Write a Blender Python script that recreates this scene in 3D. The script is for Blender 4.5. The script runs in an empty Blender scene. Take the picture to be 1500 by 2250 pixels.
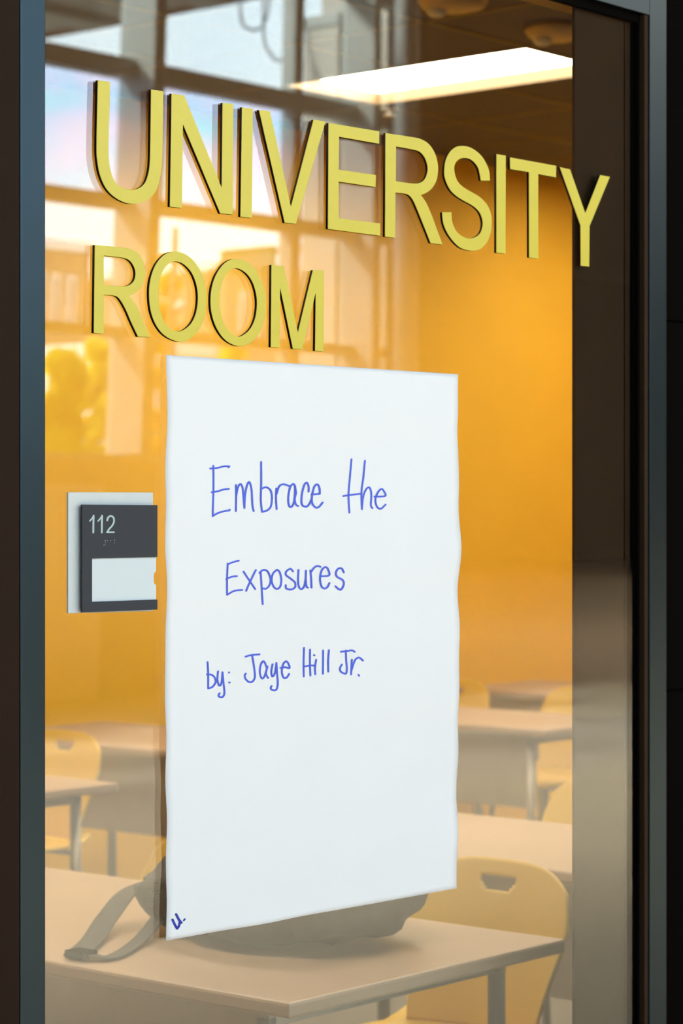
import bpy, bmesh, math, random
from mathutils import Vector, Matrix

# ------------------------------------------------------------------ camera, light, exposure
S = bpy.context.scene
COL = S.collection
EYE = 1.57                 # eye height
DIST = 2.487               # camera to glass
TH = math.radians(49.7)    # camera turned right of the glass normal
FPX = 5300.0               # focal length in pixels of the 1500 wide frame
sT, cT = math.sin(TH), math.cos(TH)

cam_d = bpy.data.cameras.new('camera'); cam = bpy.data.objects.new('camera', cam_d); COL.objects.link(cam)
cam.location = (0, -DIST, EYE)
cam.rotation_euler = (math.radians(90), 0, -TH)
cam_d.sensor_fit = 'HORIZONTAL'; cam_d.sensor_width = 24.0; cam_d.lens = 24.0 * FPX / 1500
cam_d.clip_start = 0.05; cam_d.clip_end = 600
cam_d.dof.use_dof = True; cam_d.dof.focus_distance = 3.62; cam_d.dof.aperture_fstop = 6.5
S.camera = cam
S.view_settings.view_transform = 'Standard'; S.view_settings.look = 'None'
S.view_settings.exposure = 0.0; S.view_settings.gamma = 1.0; S.view_settings.use_curve_mapping = False
S.cycles.use_denoising = True
S.cycles.max_bounces = 10; S.cycles.diffuse_bounces = 5; S.cycles.glossy_bounces = 5
S.cycles.transparent_max_bounces = 24
S.cycles.sample_clamp_indirect = 12.0
S.cycles.caustics_reflective = False; S.cycles.caustics_refractive = False

SKY = 7.8
w = bpy.data.worlds.new('sky'); S.world = w; w.use_nodes = True
nt = w.node_tree; nt.nodes.clear()
out = nt.nodes.new('ShaderNodeOutputWorld'); bg = nt.nodes.new('ShaderNodeBackground')
tc = nt.nodes.new('ShaderNodeTexCoord'); nz = nt.nodes.new('ShaderNodeTexNoise'); rp = nt.nodes.new('ShaderNodeValToRGB')
nz.inputs['Scale'].default_value = 3.0; nz.inputs['Detail'].default_value = 5
rp.color_ramp.elements[0].position = .40; rp.color_ramp.elements[0].color = (.64, .84, 1, 1)
rp.color_ramp.elements[1].position = .62; rp.color_ramp.elements[1].color = (.86, .95, 1, 1)
nt.links.new(tc.outputs['Generated'], nz.inputs['Vector']); nt.links.new(nz.outputs['Fac'], rp.inputs['Fac'])
nt.links.new(rp.outputs['Color'], bg.inputs['Color']); bg.inputs['Strength'].default_value = SKY
nt.links.new(bg.outputs[0], out.inputs[0])

sun_d = bpy.data.lights.new('sun', 'SUN'); sun = bpy.data.objects.new('sun', sun_d); COL.objects.link(sun)
sun_d.energy = 23; sun_d.angle = math.radians(12); sun_d.color = (1, .95, .88)
sun.rotation_euler = Vector((.6, 1, -.95)).to_track_quat('-Z', 'Y').to_euler(); sun.location = (0, -40, 20)

# a sampling portal over the lobby's window wall (adds no light of its own)
pd = bpy.data.lights.new('window_portal', 'AREA'); po = bpy.data.objects.new('window_portal', pd); COL.objects.link(po)
pd.shape = 'RECTANGLE'; pd.size = 27; pd.size_y = 6.9; pd.cycles.is_portal = True
po.location = (4.6, -12.4, 5.45); po.rotation_euler = (math.radians(90), 0, 0)
# points from -y to +y: local -Z -> +y
po.rotation_euler = Vector((0, 1, 0)).to_track_quat('-Z', 'Y').to_euler()

# ------------------------------------------------------------------ helpers
def px(x, y, Y0=0.0):
    """point on the plane world-y = Y0 that the photograph shows at pixel x, y"""
    u = (x - 750) / FPX; v = (1125 - y) / FPX
    Z = (DIST + Y0) / (cT - u * sT)
    return Vector((Z * (sT + u * cT), Y0, EYE + v * Z))
def gx(x):
    u = (x - 750) / FPX
    return (sT + u * cT) / (cT - u * sT)
def gz(x):                       # forward depth per unit of distance to the mirrored plane
    return 1 / (cT - (x - 750) / FPX * sT)
def rfl(x, y, Yv):
    """point in the lobby / street seen at pixel x, y in the glass, Yv = mirrored distance"""
    Z = Yv * gz(x)
    return Vector((Yv * gx(x), -(Yv - DIST), EYE + (1125 - y) / FPX * Z))
def YR(Yv): return -(Yv - DIST)

def mat(name, col, rough=.6, metal=0, var=0.0, scale=20, bump=0.0, bscale=80, spec=.5, col2=None, stretch=None):
    m = bpy.data.materials.new(name); m.use_nodes = True
    t = m.node_tree; b = t.nodes['Principled BSDF']
    b.inputs['Roughness'].default_value = rough; b.inputs['Metallic'].default_value = metal
    b.inputs['Specular IOR Level'].default_value = spec
    b.inputs['Base Color'].default_value = (*col, 1)
    tcn = t.nodes.new('ShaderNodeTexCoord'); vec = tcn.outputs['Object']
    if stretch:
        mp = t.nodes.new('ShaderNodeMapping'); mp.inputs['Scale'].default_value = stretch
        t.links.new(vec, mp.inputs['Vector']); vec = mp.outputs['Vector']
    n = t.nodes.new('ShaderNodeTexNoise'); n.inputs['Scale'].default_value = scale; n.inputs['Detail'].default_value = 4
    t.links.new(vec, n.inputs['Vector'])
    c2 = col2 or tuple(max(0, c * (1 - var)) for c in col)
    r = t.nodes.new('ShaderNodeValToRGB')
    r.color_ramp.elements[0].position = .3; r.color_ramp.elements[0].color = (*c2, 1)
    r.color_ramp.elements[1].position = .7; r.color_ramp.elements[1].color = (*col, 1)
    t.links.new(n.outputs['Fac'], r.inputs['Fac']); t.links.new(r.outputs['Color'], b.inputs['Base Color'])
    if bump:
        n2 = t.nodes.new('ShaderNodeTexNoise'); n2.inputs['Scale'].default_value = bscale
        t.links.new(vec, n2.inputs['Vector'])
        bp = t.nodes.new('ShaderNodeBump'); bp.inputs['Strength'].default_value = bump; bp.inputs['Distance'].default_value = .01
        t.links.new(n2.outputs['Fac'], bp.inputs['Height']); t.links.new(bp.outputs['Normal'], b.inputs['Normal'])
    return m

def emit(name, col, st):
    m = bpy.data.materials.new(name); m.use_nodes = True; t = m.node_tree; t.nodes.clear()
    o = t.nodes.new('ShaderNodeOutputMaterial'); e = t.nodes.new('ShaderNodeEmission')
    e.inputs['Color'].default_value = (*col, 1); e.inputs['Strength'].default_value = st
    t.links.new(e.outputs[0], o.inputs[0]); return m

def glass(name, tint=(.95, .98, .96), f0=.05, warp=False, film=False):
    m = bpy.data.materials.new(name); m.use_nodes = True; t = m.node_tree; t.nodes.clear(); N = t.nodes.new; L = t.links.new
    o = N('ShaderNodeOutputMaterial'); tr = N('ShaderNodeBsdfTransparent'); gl = N('ShaderNodeBsdfGlossy'); mx = N('ShaderNodeMixShader')
    gl.inputs['Roughness'].default_value = 0.0; tr.inputs['Color'].default_value = (*tint, 1)
    lw = N('ShaderNodeLayerWeight'); lw.inputs['Blend'].default_value = .5
    p = N('ShaderNodeMath'); p.operation = 'POWER'; p.inputs[1].default_value = 4.2; L(lw.outputs['Facing'], p.inputs[0])
    ma = N('ShaderNodeMath'); ma.operation = 'MULTIPLY_ADD'; ma.inputs[1].default_value = 1 - f0; ma.inputs[2].default_value = f0
    L(p.outputs[0], ma.inputs[0]); L(ma.outputs[0], mx.inputs[0])
    L(tr.outputs[0], mx.inputs[1]); L(gl.outputs[0], mx.inputs[2]); L(mx.outputs[0], o.inputs[0])
    if warp:   # slight twist of the toughened pane, stronger towards its left edge
        tcn = N('ShaderNodeTexCoord'); sp = N('ShaderNodeSeparateXYZ'); L(tcn.outputs['Object'], sp.inputs[0])
        a = N('ShaderNodeMapRange'); a.inputs['From Min'].default_value = 0.2; a.inputs['From Max'].default_value = 0.85
        a.inputs['To Min'].default_value = -.0062; a.inputs['To Max'].default_value = 0.0; L(sp.outputs['X'], a.inputs['Value'])
        z = N('ShaderNodeMath'); z.operation = 'SUBTRACT'; z.inputs[1].default_value = 1.93; L(sp.outputs['Z'], z.inputs[0])
        k = N('ShaderNodeMath'); k.operation = 'MULTIPLY'; L(a.outputs[0], k.inputs[0]); L(z.outputs[0], k.inputs[1])
        cb = N('ShaderNodeCombineXYZ'); L(k.outputs[0], cb.inputs['X'])
        g = N('ShaderNodeNewGeometry'); ad = N('ShaderNodeVectorMath'); ad.operation = 'ADD'
        L(g.outputs['Normal'], ad.inputs[0]); L(cb.outputs[0], ad.inputs[1])
        nn = N('ShaderNodeVectorMath'); nn.operation = 'NORMALIZE'; L(ad.outputs[0], nn.inputs[0]); L(nn.outputs[0], gl.inputs['Normal'])
    if film:   # stress colours of laminated window glass
        tcn = N('ShaderNodeTexCoord'); n = N('ShaderNodeTexNoise'); n.inputs['Scale'].default_value = 1.3; n.inputs['Detail'].default_value = 1
        mp = N('ShaderNodeMapping'); mp.inputs['Scale'].default_value = (.8, 1, 1.6); L(tcn.outputs['Object'], mp.inputs[0]); L(mp.outputs[0], n.inputs['Vector'])
        r = N('ShaderNodeValToRGB'); e = r.color_ramp.elements
        e[0].position = .3; e[0].color = (.70, .96, 1, 1); e[1].position = .7; e[1].color = (1, .93, .97, 1)
        q = e.new(.45); q.color = (.82, .91, 1, 1); q = e.new(.56); q.color = (.93, .91, 1, 1)
        L(n.outputs['Fac'], r.inputs['Fac']); L(r.outputs['Color'], tr.inputs['Color'])
    return m

def finish(name, bm, m, parent=None, smooth=False, loc=None):
    me = bpy.data.meshes.new(name)
    bmesh.ops.recalc_face_normals(bm, faces=bm.faces[:])
    if loc is not None: bmesh.ops.translate(bm, verts=bm.verts[:], vec=-Vector(loc))
    bm.to_mesh(me); bm.free()
    for mm in (m if isinstance(m, (list, tuple)) else [m]): me.materials.append(mm)
    if smooth:
        for p in me.polygons: p.use_smooth = True
    o = bpy.data.objects.new(name, me); COL.objects.link(o)
    if loc is not None: o.location = loc
    if parent is not None:
        o.parent = parent
        if loc is not None: o.location = Vector(loc) - parent_world(parent)
    return o
def parent_world(p):
    v = Vector(p.location)
    while p.parent: p = p.parent; v += Vector(p.location)
    return v

def box(bm, x0, x1, y0, y1, z0, z1, bev=0, mi=0):
    r = bmesh.ops.create_cube(bm, size=1)
    vs = r['verts']
    for v in vs:
        v.co = Vector((x0 + (v.co.x + .5) * (x1 - x0), y0 + (v.co.y + .5) * (y1 - y0), z0 + (v.co.z + .5) * (z1 - z0)))
    fs = {f for v in vs for f in v.link_faces}
    for f in fs: f.material_index = mi
    if bev:
        es = list({e for v in vs for e in v.link_edges})
        bmesh.ops.bevel(bm, geom=es, offset=bev, segments=2, affect='EDGES', profile=.5)
def boxo(name, x0, x1, y0, y1, z0, z1, m, parent=None, bev=0, loc=None):
    """one box as an object; coordinates are in world space when the parent sits at the origin, else local"""
    bm = bmesh.new(); box(bm, x0, x1, y0, y1, z0, z1, bev)
    me_c = Vector(((x0 + x1) / 2, (y0 + y1) / 2, z0)) if loc is None else Vector(loc)
    bmesh.ops.translate(bm, verts=bm.verts[:], vec=-me_c)
    o = finish(name, bm, m, None); o.location = me_c; o.parent = parent
    return o
def tube(bm, pts, r, seg=8, closed=False):
    pts = [Vector(p) for p in pts]; rings = []
    up = Vector((0, 0, 1))
    for i, p in enumerate(pts):
        a = pts[max(i - 1, 0)]; b = pts[min(i + 1, len(pts) - 1)]
        t = (b - a).normalized()
        s = t.cross(up)
        if s.length < 1e-3: s = t.cross(Vector((0, 1, 0)))
        s.normalize(); q = s.cross(t).normalized()
        rr = r[i] if isinstance(r, (list, tuple)) else r
        rings.append([bm.verts.new(p + rr * (math.cos(k * 2 * math.pi / seg) * s + math.sin(k * 2 * math.pi / seg) * q)) for k in range(seg)])
    for i in range(len(rings) - 1):
        for k in range(seg):
            bm.faces.new((rings[i][k], rings[i][(k + 1) % seg], rings[i + 1][(k + 1) % seg], rings[i + 1][k]))
    bm.faces.new(rings[0]); bm.faces.new(rings[-1])
def lathe(bm, prof, c, seg=24, axis='z'):
    rings = []
    for r, h in prof:
        rings.append([bm.verts.new(Vector(c) + Vector((r * math.cos(2 * math.pi * k / seg), r * math.sin(2 * math.pi * k / seg), h))) for k in range(seg)])
    for i in range(len(rings) - 1):
        for k in range(seg):
            bm.faces.new((rings[i][k], rings[i][(k + 1) % seg], rings[i + 1][(k + 1) % seg], rings[i + 1][k]))
    bm.faces.new(rings[0]); bm.faces.new(rings[-1])

def tag(o, label, cat, group=None):
    o['label'] = label; o['category'] = cat
    if group: o['group'] = group
    return o
def struct(o): o['kind'] = 'structure'; return o
def thing(name, loc, label, cat, group=None, rz=0):
    o = bpy.data.objects.new(name, None); COL.objects.link(o); o.location = loc; o.rotation_euler = (0, 0, rz)
    o.empty_display_size = .1
    return tag(o, label, cat, group)
def copy_thing(root, loc, label, rz=None, group=None):
    r = root.copy(); COL.objects.link(r); r.location = loc; r['label'] = label
    if rz is not None: r.rotation_euler = (0, 0, rz)
    if group: r['group'] = group
    for ch in list(root.children):
        c = ch.copy(); COL.objects.link(c); c.parent = r
        for g in list(ch.children):
            d = g.copy(); COL.objects.link(d); d.parent = c
    return r
def empty_struct(name, loc=(0, 0, 0)):
    o = bpy.data.objects.new(name, None); COL.objects.link(o); o.location = loc; return struct(o)

def smooth_path(pts, n=6, closed=False):
    P = [Vector((p[0], p[1])) for p in pts]; out = []
    m = len(P)
    rng = range(m) if closed else range(m - 1)
    for i in rng:
        p0 = P[(i - 1) % m] if closed or i > 0 else P[0]
        p1 = P[i]; p2 = P[(i + 1) % m]
        p3 = P[(i + 2) % m] if closed or i + 2 < m else P[-1]
        for k in range(n):
            t = k / n
            out.append(.5 * ((2 * p1) + (p2 - p0) * t + (2 * p0 - 5 * p1 + 4 * p2 - p3) * t * t + (3 * p1 - p0 - 3 * p2 + p3) * t ** 3))
    if not closed: out.append(P[-1])
    return out

# ------------------------------------------------------------------ materials
M = {}
M['orange'] = mat('orange_wall_paint', (.90, .50, .035), .75, var=.05, scale=3, bump=.1, bscale=200)
M['ceil_tile'] = mat('ceiling_tile_brown', (.118, .098, .15), .9, var=.15, scale=60, bump=.3, bscale=250)
M['ceil_bar'] = mat('ceiling_bar', (.17, .105, .06), .6, var=.05)
M['carpet'] = mat('grey_carpet', (.20, .17, .14), .95, var=.3, scale=150, bump=.5, bscale=400)
M['frame'] = mat('blue_grey_satin_metal', (.031, .047, .060), .30, metal=1.0, var=.06, scale=6)
M['reveal'] = mat('tan_seal', (.030, .017, .009), .7, var=.1, spec=.1)
M['gasket'] = mat('black_gasket', (.002, .0015, .0015), .8, var=.1, spec=.02)
M['darkwall'] = mat('black_stone', (.0012, .0008, .0006), .7, var=.3, scale=12, bump=.05, spec=.02)
M['brownwall'] = mat('dark_brown_panel', (.018, .0075, .0035), .6, var=.15, scale=5, spec=.1)
M['joint'] = mat('joint_grey', (.004, .0035, .003), .8, var=.1)
M['panelb'] = mat('taupe_panel', (.044, .023, .0115), .8, spec=.1, var=.10, scale=4, stretch=(6, 1, 1))
M['paper'] = mat('white_chart_paper', (.78, .78, .84), .8, var=.02, scale=3)
M['ink'] = mat('blue_marker', (.040, .085, .62), .6, col2=(.06, .11, .72), scale=60)
M['ink2'] = mat('dark_blue_marker', (.004, .03, .45), .6, col2=(.01, .01, .25), scale=60)
M['yellow'] = mat('yellow_acrylic_face', (.62, .51, .045), .32, var=.04, scale=8)
M['letterside'] = mat('dark_letter_edge', (.016, .006, .004), .8, var=.2, spec=.05)
M['platepale'] = mat('pale_satin_plate', (.58, .61, .64), .4, var=.03)
M['platedark'] = mat('charcoal_plate', (.017, .021, .033), .65, var=.06, scale=30)
M['insert'] = mat('pale_insert', (.60, .66, .72), .5, var=.03)
M['digit'] = mat('silver_grey_digit', (.42, .52, .56), .5, var=.03)
M['tabletop'] = mat('cream_laminate', (.34, .225, .155), .45, var=.05, scale=5)
M['metal'] = mat('grey_metal', (.35, .32, .29), .4, metal=.6, var=.05)
M['chair'] = mat('yellow_plastic', (.66, .40, .02), .4, var=.04, scale=10)
M['bag'] = mat('dark_grey_fabric', (.05, .045, .042), .9, var=.3, scale=60, bump=.4, bscale=300)
M['strap'] = mat('grey_webbing', (.075, .065, .06), .9, var=.2, scale=100)
M['plastic'] = mat('beige_plastic', (.55, .40, .26), .5, var=.05)
M['white'] = mat('white_plastic', (.8, .78, .72), .5, var=.05)
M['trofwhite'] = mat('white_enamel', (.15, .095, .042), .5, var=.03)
M['header'] = mat('header_paint', (.55, .34, .12), .8, var=.05)
M['lamp'] = emit('troffer_light', (1, .88, .66), 24.0)
M['lobfloor'] = mat('polished_terrazzo', (.82, .66, .46), .5, var=.08, scale=90)
M['lobwall'] = mat('dark_lobby_wall', (.03, .025, .02), .8, var=.15, scale=8)
M['lobceil'] = mat('lobby_ceiling', (.06, .05, .045), .8, var=.1)
M['mull'] = mat('grey_green_mullion', (.54, .58, .54), .5, var=.05, scale=4)
M['stone'] = mat('exposed_aggregate_concrete', (.80, .75, .65), .9, var=.30, scale=45, bump=.4, bscale=60)
M['brick'] = mat('tan_brick', (.36, .24, .17), .9, var=.25, scale=2)
M['whitebld'] = mat('white_render', (.86, .85, .82), .8, var=.08, scale=2)
M['winglass'] = mat('dark_window_glass', (.10, .12, .14), .15, var=.1)
M['soffit'] = mat('grey_green_soffit', (.60, .62, .55), .8, var=.12, scale=1.2)
M['fascia'] = mat('brown_fascia', (.20, .12, .08), .7, var=.1)
def leafmat(name, c1, c2):
    m = mat(name, c1, .8, col2=c2, scale=1.6); t = m.node_tree
    b = t.nodes['Principled BSDF']; o = next(n for n in t.nodes if n.type == 'OUTPUT_MATERIAL')
    tl = t.nodes.new('ShaderNodeBsdfTranslucent'); mx = t.nodes.new('ShaderNodeMixShader'); mx.inputs[0].default_value = .6
    t.links.new(b.inputs['Base Color'].links[0].from_socket, tl.inputs['Color'])
    t.links.new(b.outputs[0], mx.inputs[1]); t.links.new(tl.outputs[0], mx.inputs[2]); t.links.new(mx.outputs[0], o.inputs[0]); return m
M['leaf'] = leafmat('yellow_green_leaf', (.80, .76, .05), (.48, .50, .03))
M['leaf2'] = leafmat('amber_leaf', (.85, .60, .06), (.55, .35, .03))
M['bark'] = mat('bark', (.13, .09, .06), .95, var=.3, scale=10)
M['green'] = mat('green_sign_face', (.02, .33, .14), .5, var=.05)
M['ground'] = mat('pale_paving', (.35, .33, .30), .9, var=.2, scale=.6)
M['cable'] = mat('grey_blue_cable', (.20, .27, .33), .6, var=.05)
M['pole'] = mat('brown_pole', (.22, .14, .09), .7, var=.1)
M['glass'] = glass('clear_glass', f0=.088, tint=(.97, .985, .975), warp=True)
M['pane'] = glass('window_glass', tint=(.95, .98, .97), f0=.04)
M['panefilm'] = glass('stress_tinted_glass', f0=.04, film=True)

# ------------------------------------------------------------------ classroom shell
RX0, RX1, RY1, RZ = 0.3, 11.0, 4.75, 3.30
struct(boxo('floor', RX0 - .2, RX1 + .2, .0, RY1 + .2, -.12, 0, M['carpet']))
struct(boxo('wall_back', RX0 - .2, RX1 + .2, RY1, RY1 + .2, 0, RZ + .35, M['orange']))
struct(boxo('wall_right', RX1, RX1 + .2, .2, RY1, 0, RZ + .35, M['orange']))
struct(boxo('wall_left', RX0 - .2, RX0, .2, RY1, 0, RZ + .35, M['orange']))

ceil = boxo('ceiling', RX0 - .2, RX1 + .2, .2, RY1 + .2, RZ + .30, RZ + .36, M['ceil_tile']); struct(ceil)
P = .61
TX0, TY0 = 7.30, 2.80
trof = [(TX0 + dx * 4 * P, ty) for dx in (-2, -1, 0, 1) for ty in (TY0, TY0 - 4 * P)]
def in_trof(xa, ya):
    return any(tx - .01 < xa + .3 < tx + P + .01 and ty - .01 < ya + .3 < ty + 2 * P + .01 for tx, ty in trof)
cloc = Vector(ceil.location)
tile_cache = {}
ix0 = int(math.floor((RX0 - TX0) / P)); iy0 = int(math.floor((.2 - TY0) / P))
for i in range(ix0, 7):
    for j in range(iy0, 4):
        xa, ya = TX0 + i * P, TY0 + j * P
        x0, x1 = max(xa, RX0), min(xa + P, RX1); y0, y1 = max(ya, .2), min(ya + P, RY1)
        if x1 - x0 < .05 or y1 - y0 < .05 or in_trof(xa, ya): continue
        key = (round(x1 - x0, 3), round(y1 - y0, 3))
        if key not in tile_cache:
            bm = bmesh.new(); box(bm, -(x1 - x0) / 2 + .010, (x1 - x0) / 2 - .010, -(y1 - y0) / 2 + .010, (y1 - y0) / 2 - .010, 0, .018, .003)
            me = bpy.data.meshes.new('ceiling_tile'); bm.to_mesh(me); bm.free(); me.materials.append(M['ceil_tile']); tile_cache[key] = me
        o = bpy.data.objects.new('ceiling_tile', tile_cache[key]); COL.objects.link(o)
        o.parent = ceil; o.location = Vector(((x0 + x1) / 2, (y0 + y1) / 2, RZ + .004)) - cloc
for i in range(ix0, 8):
    xa = TX0 + i * P
    if RX0 < xa < RX1:
        segs = [(.2, RY1)]
        if any(abs(tx - xa) > .01 and tx < xa < tx + P for tx, _ in trof): continue
        o = boxo('ceiling_bar', xa - .012, xa + .012, .2, RY1, RZ, RZ + .03, M['ceil_bar']); o.location -= cloc; o.parent = ceil
for j in range(iy0, 5):
    ya = TY0 + j * P
    if .2 < ya < RY1:
        cuts = sorted([tx for tx, ty in trof if ty + .02 < ya < ty + 2 * P - .02])
        x = RX0
        for tx in cuts + [RX1]:
            if tx - x > .05:
                o = boxo('ceiling_bar', x, tx, ya - .012, ya + .012, RZ, RZ + .03, M['ceil_bar']); o.location -= cloc; o.parent = ceil
            x = tx + P

# recessed troffers
def make_troffer(x, y, label):
    t = thing('ceiling_light', (x, y, RZ), label, 'ceiling light', 'recessed ceiling lights of the classroom')
    e, h = .014, .048
    bm = bmesh.new()
    box(bm, e - .004, e, e, 2 * P - e, -.002, h); box(bm, P - e, P - e + .004, e, 2 * P - e, -.002, h)
    box(bm, e, P - e, e - .004, e, -.002, h); box(bm, e, P - e, 2 * P - e, 2 * P - e + .004, -.002, h)
    finish('light_housing', bm, M['trofwhite'], t)
    bm = bmesh.new(); box(bm, e, P - e, e, 2 * P - e, h, h + .01); finish('diffuser', bm, M['lamp'], t)
    return t
t0 = make_troffer(TX0, TY0, 'bright recessed rectangular ceiling light above the tables behind the glass')
for (tx, ty) in trof:
    if (tx, ty) == (TX0, TY0): continue
    copy_thing(t0, (tx, ty, RZ), 'recessed rectangular ceiling light outside the picture, lighting the classroom')

# smoke detectors and a sprinkler on the ceiling
def ceil_pt(x, y, h=RZ):
    Z = (h - EYE) * FPX / (1125 - y); u = (x - 750) / FPX
    return Vector((Z * (sT + u * cT), Z * (cT - u * sT) - DIST, h))
def detector(p, label):
    t = thing('smoke_detector', p, label, 'smoke detector', 'smoke detectors on the classroom ceiling')
    bm = bmesh.new(); lathe(bm, [(.118, 0), (.12, -.010), (.105, -.030), (.060, -.042), (.02, -.044)], (0, 0, 0), 32); finish('detector_body', bm, M['plastic'], t, True)
    bm = bmesh.new(); lathe(bm, [(.034, -.030), (.034, -.050), (.022, -.062), (.004, -.066)], (-.045, .035, 0), 20); finish('sensor_cap', bm, M['white'], t, True)
    return t
d1 = detector(ceil_pt(1226, 62), 'round beige smoke detector beside the taupe panel, near the bright ceiling light')
copy_thing(d1, ceil_pt(995, -3), 'round beige smoke detector cut off by the top edge of the picture')
sp = thing('sprinkler_head', ceil_pt(855, 236), 'small white sprinkler cap on the ceiling past the bright light', 'sprinkler')
bm = bmesh.new(); lathe(bm, [(.035, 0), (.035, -.006), (.012, -.010), (.012, -.03), (.026, -.032), (.026, -.036)], (0, 0, 0), 16); finish('sprinkler_cap', bm, M['white'], sp, True)

# ------------------------------------------------------------------ dividing wall, frame, pane
FY = -.017                                    # front of the frame
XL0 = px(45, 1126, FY).x; XL1 = px(100, 1126, FY).x
XR0 = px(1427, 1126, FY).x; XR1 = px(1464, 1126, FY).x
GZ1 = 2.496
wf = empty_struct('wall_front')
def wall_piece(name, *a, m=M['darkwall'], **k):
    o = boxo(name, *a, m, **k); o.parent = wf; return o
wall_piece('wall_core', -9, XL0 - .004, .012, .2, 0, 9.0, m=M['joint'])
wall_piece('wall_core', XR1 + .004, 34, .012, .2, 0, 9.0, m=M['joint'])
wall_piece('wall_core', XL0 - .004, XR1 + .004, .012, .2, GZ1 + .04, 9.0, m=M['header'])
# stone tiles on the corridor side: 0.70 m courses
def tiles(x0, x1, z0, z1, step, first):
    x = first
    xs = []
    while x > x0: x -= step
    while x < x1: xs.append((max(x, x0), min(x + step, x1))); x += step
    z = 1.232 - .7 * 3
    while z < z1:
        za, zb = max(z, z0), min(z + .7, z1)
        if zb - za > .03:
            for xa, xb in xs:
                if xb - xa > .03:
                    wall_piece('wall_tile', xa + .0015, xb - .0015, -.006, .012, za + .0015, zb - .0015, bev=.001)
        z += .7
tiles(XR1 + .012, 7.5, 0, 3.3, .9, XR1 + .012)
wall_piece('wall_panel', -1.0, XL0 - .0015, FY, .012, 0, 3.3, m=M['brownwall'], bev=.001)
tiles(XL0 - .006, XR1 + .012, GZ1 + .06, 3.3, .9, XL0 - .006)

win = empty_struct('window_1')
def wp(name, *a, m=M['frame'], bev=.0012):
    o = boxo(name, *a, m, bev=bev); o.parent = win; return o
wp('window_frame', XL0, XL1, FY, .03, .05, GZ1 + .05)
wp('window_frame', XR0, XR1, FY, .03, .05, GZ1 + .05)
XG = px(1397, 1126, 0).x
wp('frame_seal', XR0 - .013, XR0, FY + .003, .012, .09, GZ1, m=M['reveal'], bev=.001)
wp('frame_gasket', XG, XR0 - .006, -.003, .012, .09, GZ1, m=M['gasket'], bev=0)
wp('frame_edge', XR1, XR1 + .010, -.008, .02, .05, GZ1 + .05, m=M['gasket'], bev=.001)
wp('window_frame', XL1, XR0, FY, .03, GZ1, GZ1 + .05)
wp('frame_gasket', XL1, XR0 - .013, -.004, .012, GZ1 - .014, GZ1, m=M['gasket'], bev=0)
wp('window_frame', XL1, XR0, FY, .03, .05, .09)
gx0, gx1 = XL1 - .004, XR0 - .005
pane = boxo('window_pane', gx0, gx1, 0, .006, .085, GZ1 + .003, M['glass'], loc=(XL1, 0, 0)); pane.parent = win
pane.matrix_parent_inverse = Matrix.Identity(4)
# opaque panel right behind the glass
PX0 = px(1262.5, 1126, .014).x
pn = boxo('window_panel', PX0, XR0 - .004, .014, .020, .06, GZ1 + .01, M['panelb']); pn.parent = win
seam = boxo('panel_seam', px(1371, 1126, .0135).x, px(1372.5, 1126, .0135).x, .0133, .0145, .06, GZ1, M['gasket']); seam.parent = win

# ------------------------------------------------------------------ raised letters on the glass
TL = .0050
def flat_curve(name, loops, half, bevel, m, y_mid, origin):
    cu = bpy.data.curves.new(name, 'CURVE'); cu.dimensions = '2D'; cu.fill_mode = 'BOTH'
    cu.extrude = half - bevel; cu.bevel_depth = bevel; cu.bevel_resolution = 1; cu.offset = -bevel
    for lp in loops:
        sp_ = cu.splines.new('POLY'); sp_.points.add(len(lp) - 1)
        for i, q in enumerate(lp): sp_.points[i].co = (q[0] - origin[0], q[1] - origin[2], 0, 1)
        sp_.use_cyclic_u = True
    o = bpy.data.objects.new(name, cu); COL.objects.link(o)
    dg = bpy.context.evaluated_depsgraph_get(); dg.update()
    me = bpy.data.meshes.new_from_object(o.evaluated_get(dg))
    bpy.data.objects.remove(o); bpy.data.curves.remove(cu)
    for v in me.vertices:
        x, y, z = v.co; v.co = (x, -z, y)
    me.materials.clear(); me.materials.append(m); me.name = name
    ob = bpy.data.objects.new(name, me); COL.objects.link(ob)
    return ob

def loop_px(spec, ox, oy, sc, Y0):
    """spec: list of points; a third entry 's' marks a smooth point. Returns plane points (x,z)."""
    pts = [(p[0] / sc + ox, p[1] / sc + oy, len(p) > 2) for p in spec]
    n = len(pts); res = []
    if all(p[2] for p in pts):
        res = [(q.x, q.y) for q in smooth_path(pts, 5, True)]
    else:
        k0 = next(i for i, p in enumerate(pts) if not p[2])
        pts = pts[k0:] + pts[:k0]; pts.append(pts[0])
        run = [pts[0]]
        for p in pts[1:]:
            run.append(p)
            if not p[2]:
                if len(run) == 2: res.append((run[0][0], run[0][1]))
                else: res += [(q.x, q.y) for q in smooth_path(run, 5)][:-1]
                run = [p]
    o = []
    for x, y in res:
        v = px(x, y, Y0); o.append((v.x, v.z))
    return o
s = 's'
G = {}
G['U'] = (200, 170, 7.759, [[(118,48),(325,75),(318,500,s),(305,900,s),(300,1250,s),(318,1500,s),(380,1720,s),(480,1850,s),(600,1905,s),(700,1918,s),(820,1888,s),(915,1810,s),(975,1650,s),(1003,1450,s),(1012,1100,s),(1018,700,s),(1025,205),(1235,235),(1230,700,s),(1222,1100,s),(1212,1450,s),(1180,1700,s),(1110,1930,s),(1000,2060,s),(880,2130,s),(760,2155,s),(590,2138,s),(400,2040,s),(250,1880,s),(150,1650,s),(105,1400,s),(95,1200,s),(103,700,s)]])
G['N'] = (360, 200, 7.5, [[(130,40),(335,70),(955,1600),(970,195),(1145,212),(1135,2038),(930,2015),(316,545),(298,1928),(100,1905)]])
G['I'] = (360, 200, 7.5, [[(1290,265),(1468,293),(1448,2092),(1262,2070)]])
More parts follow.
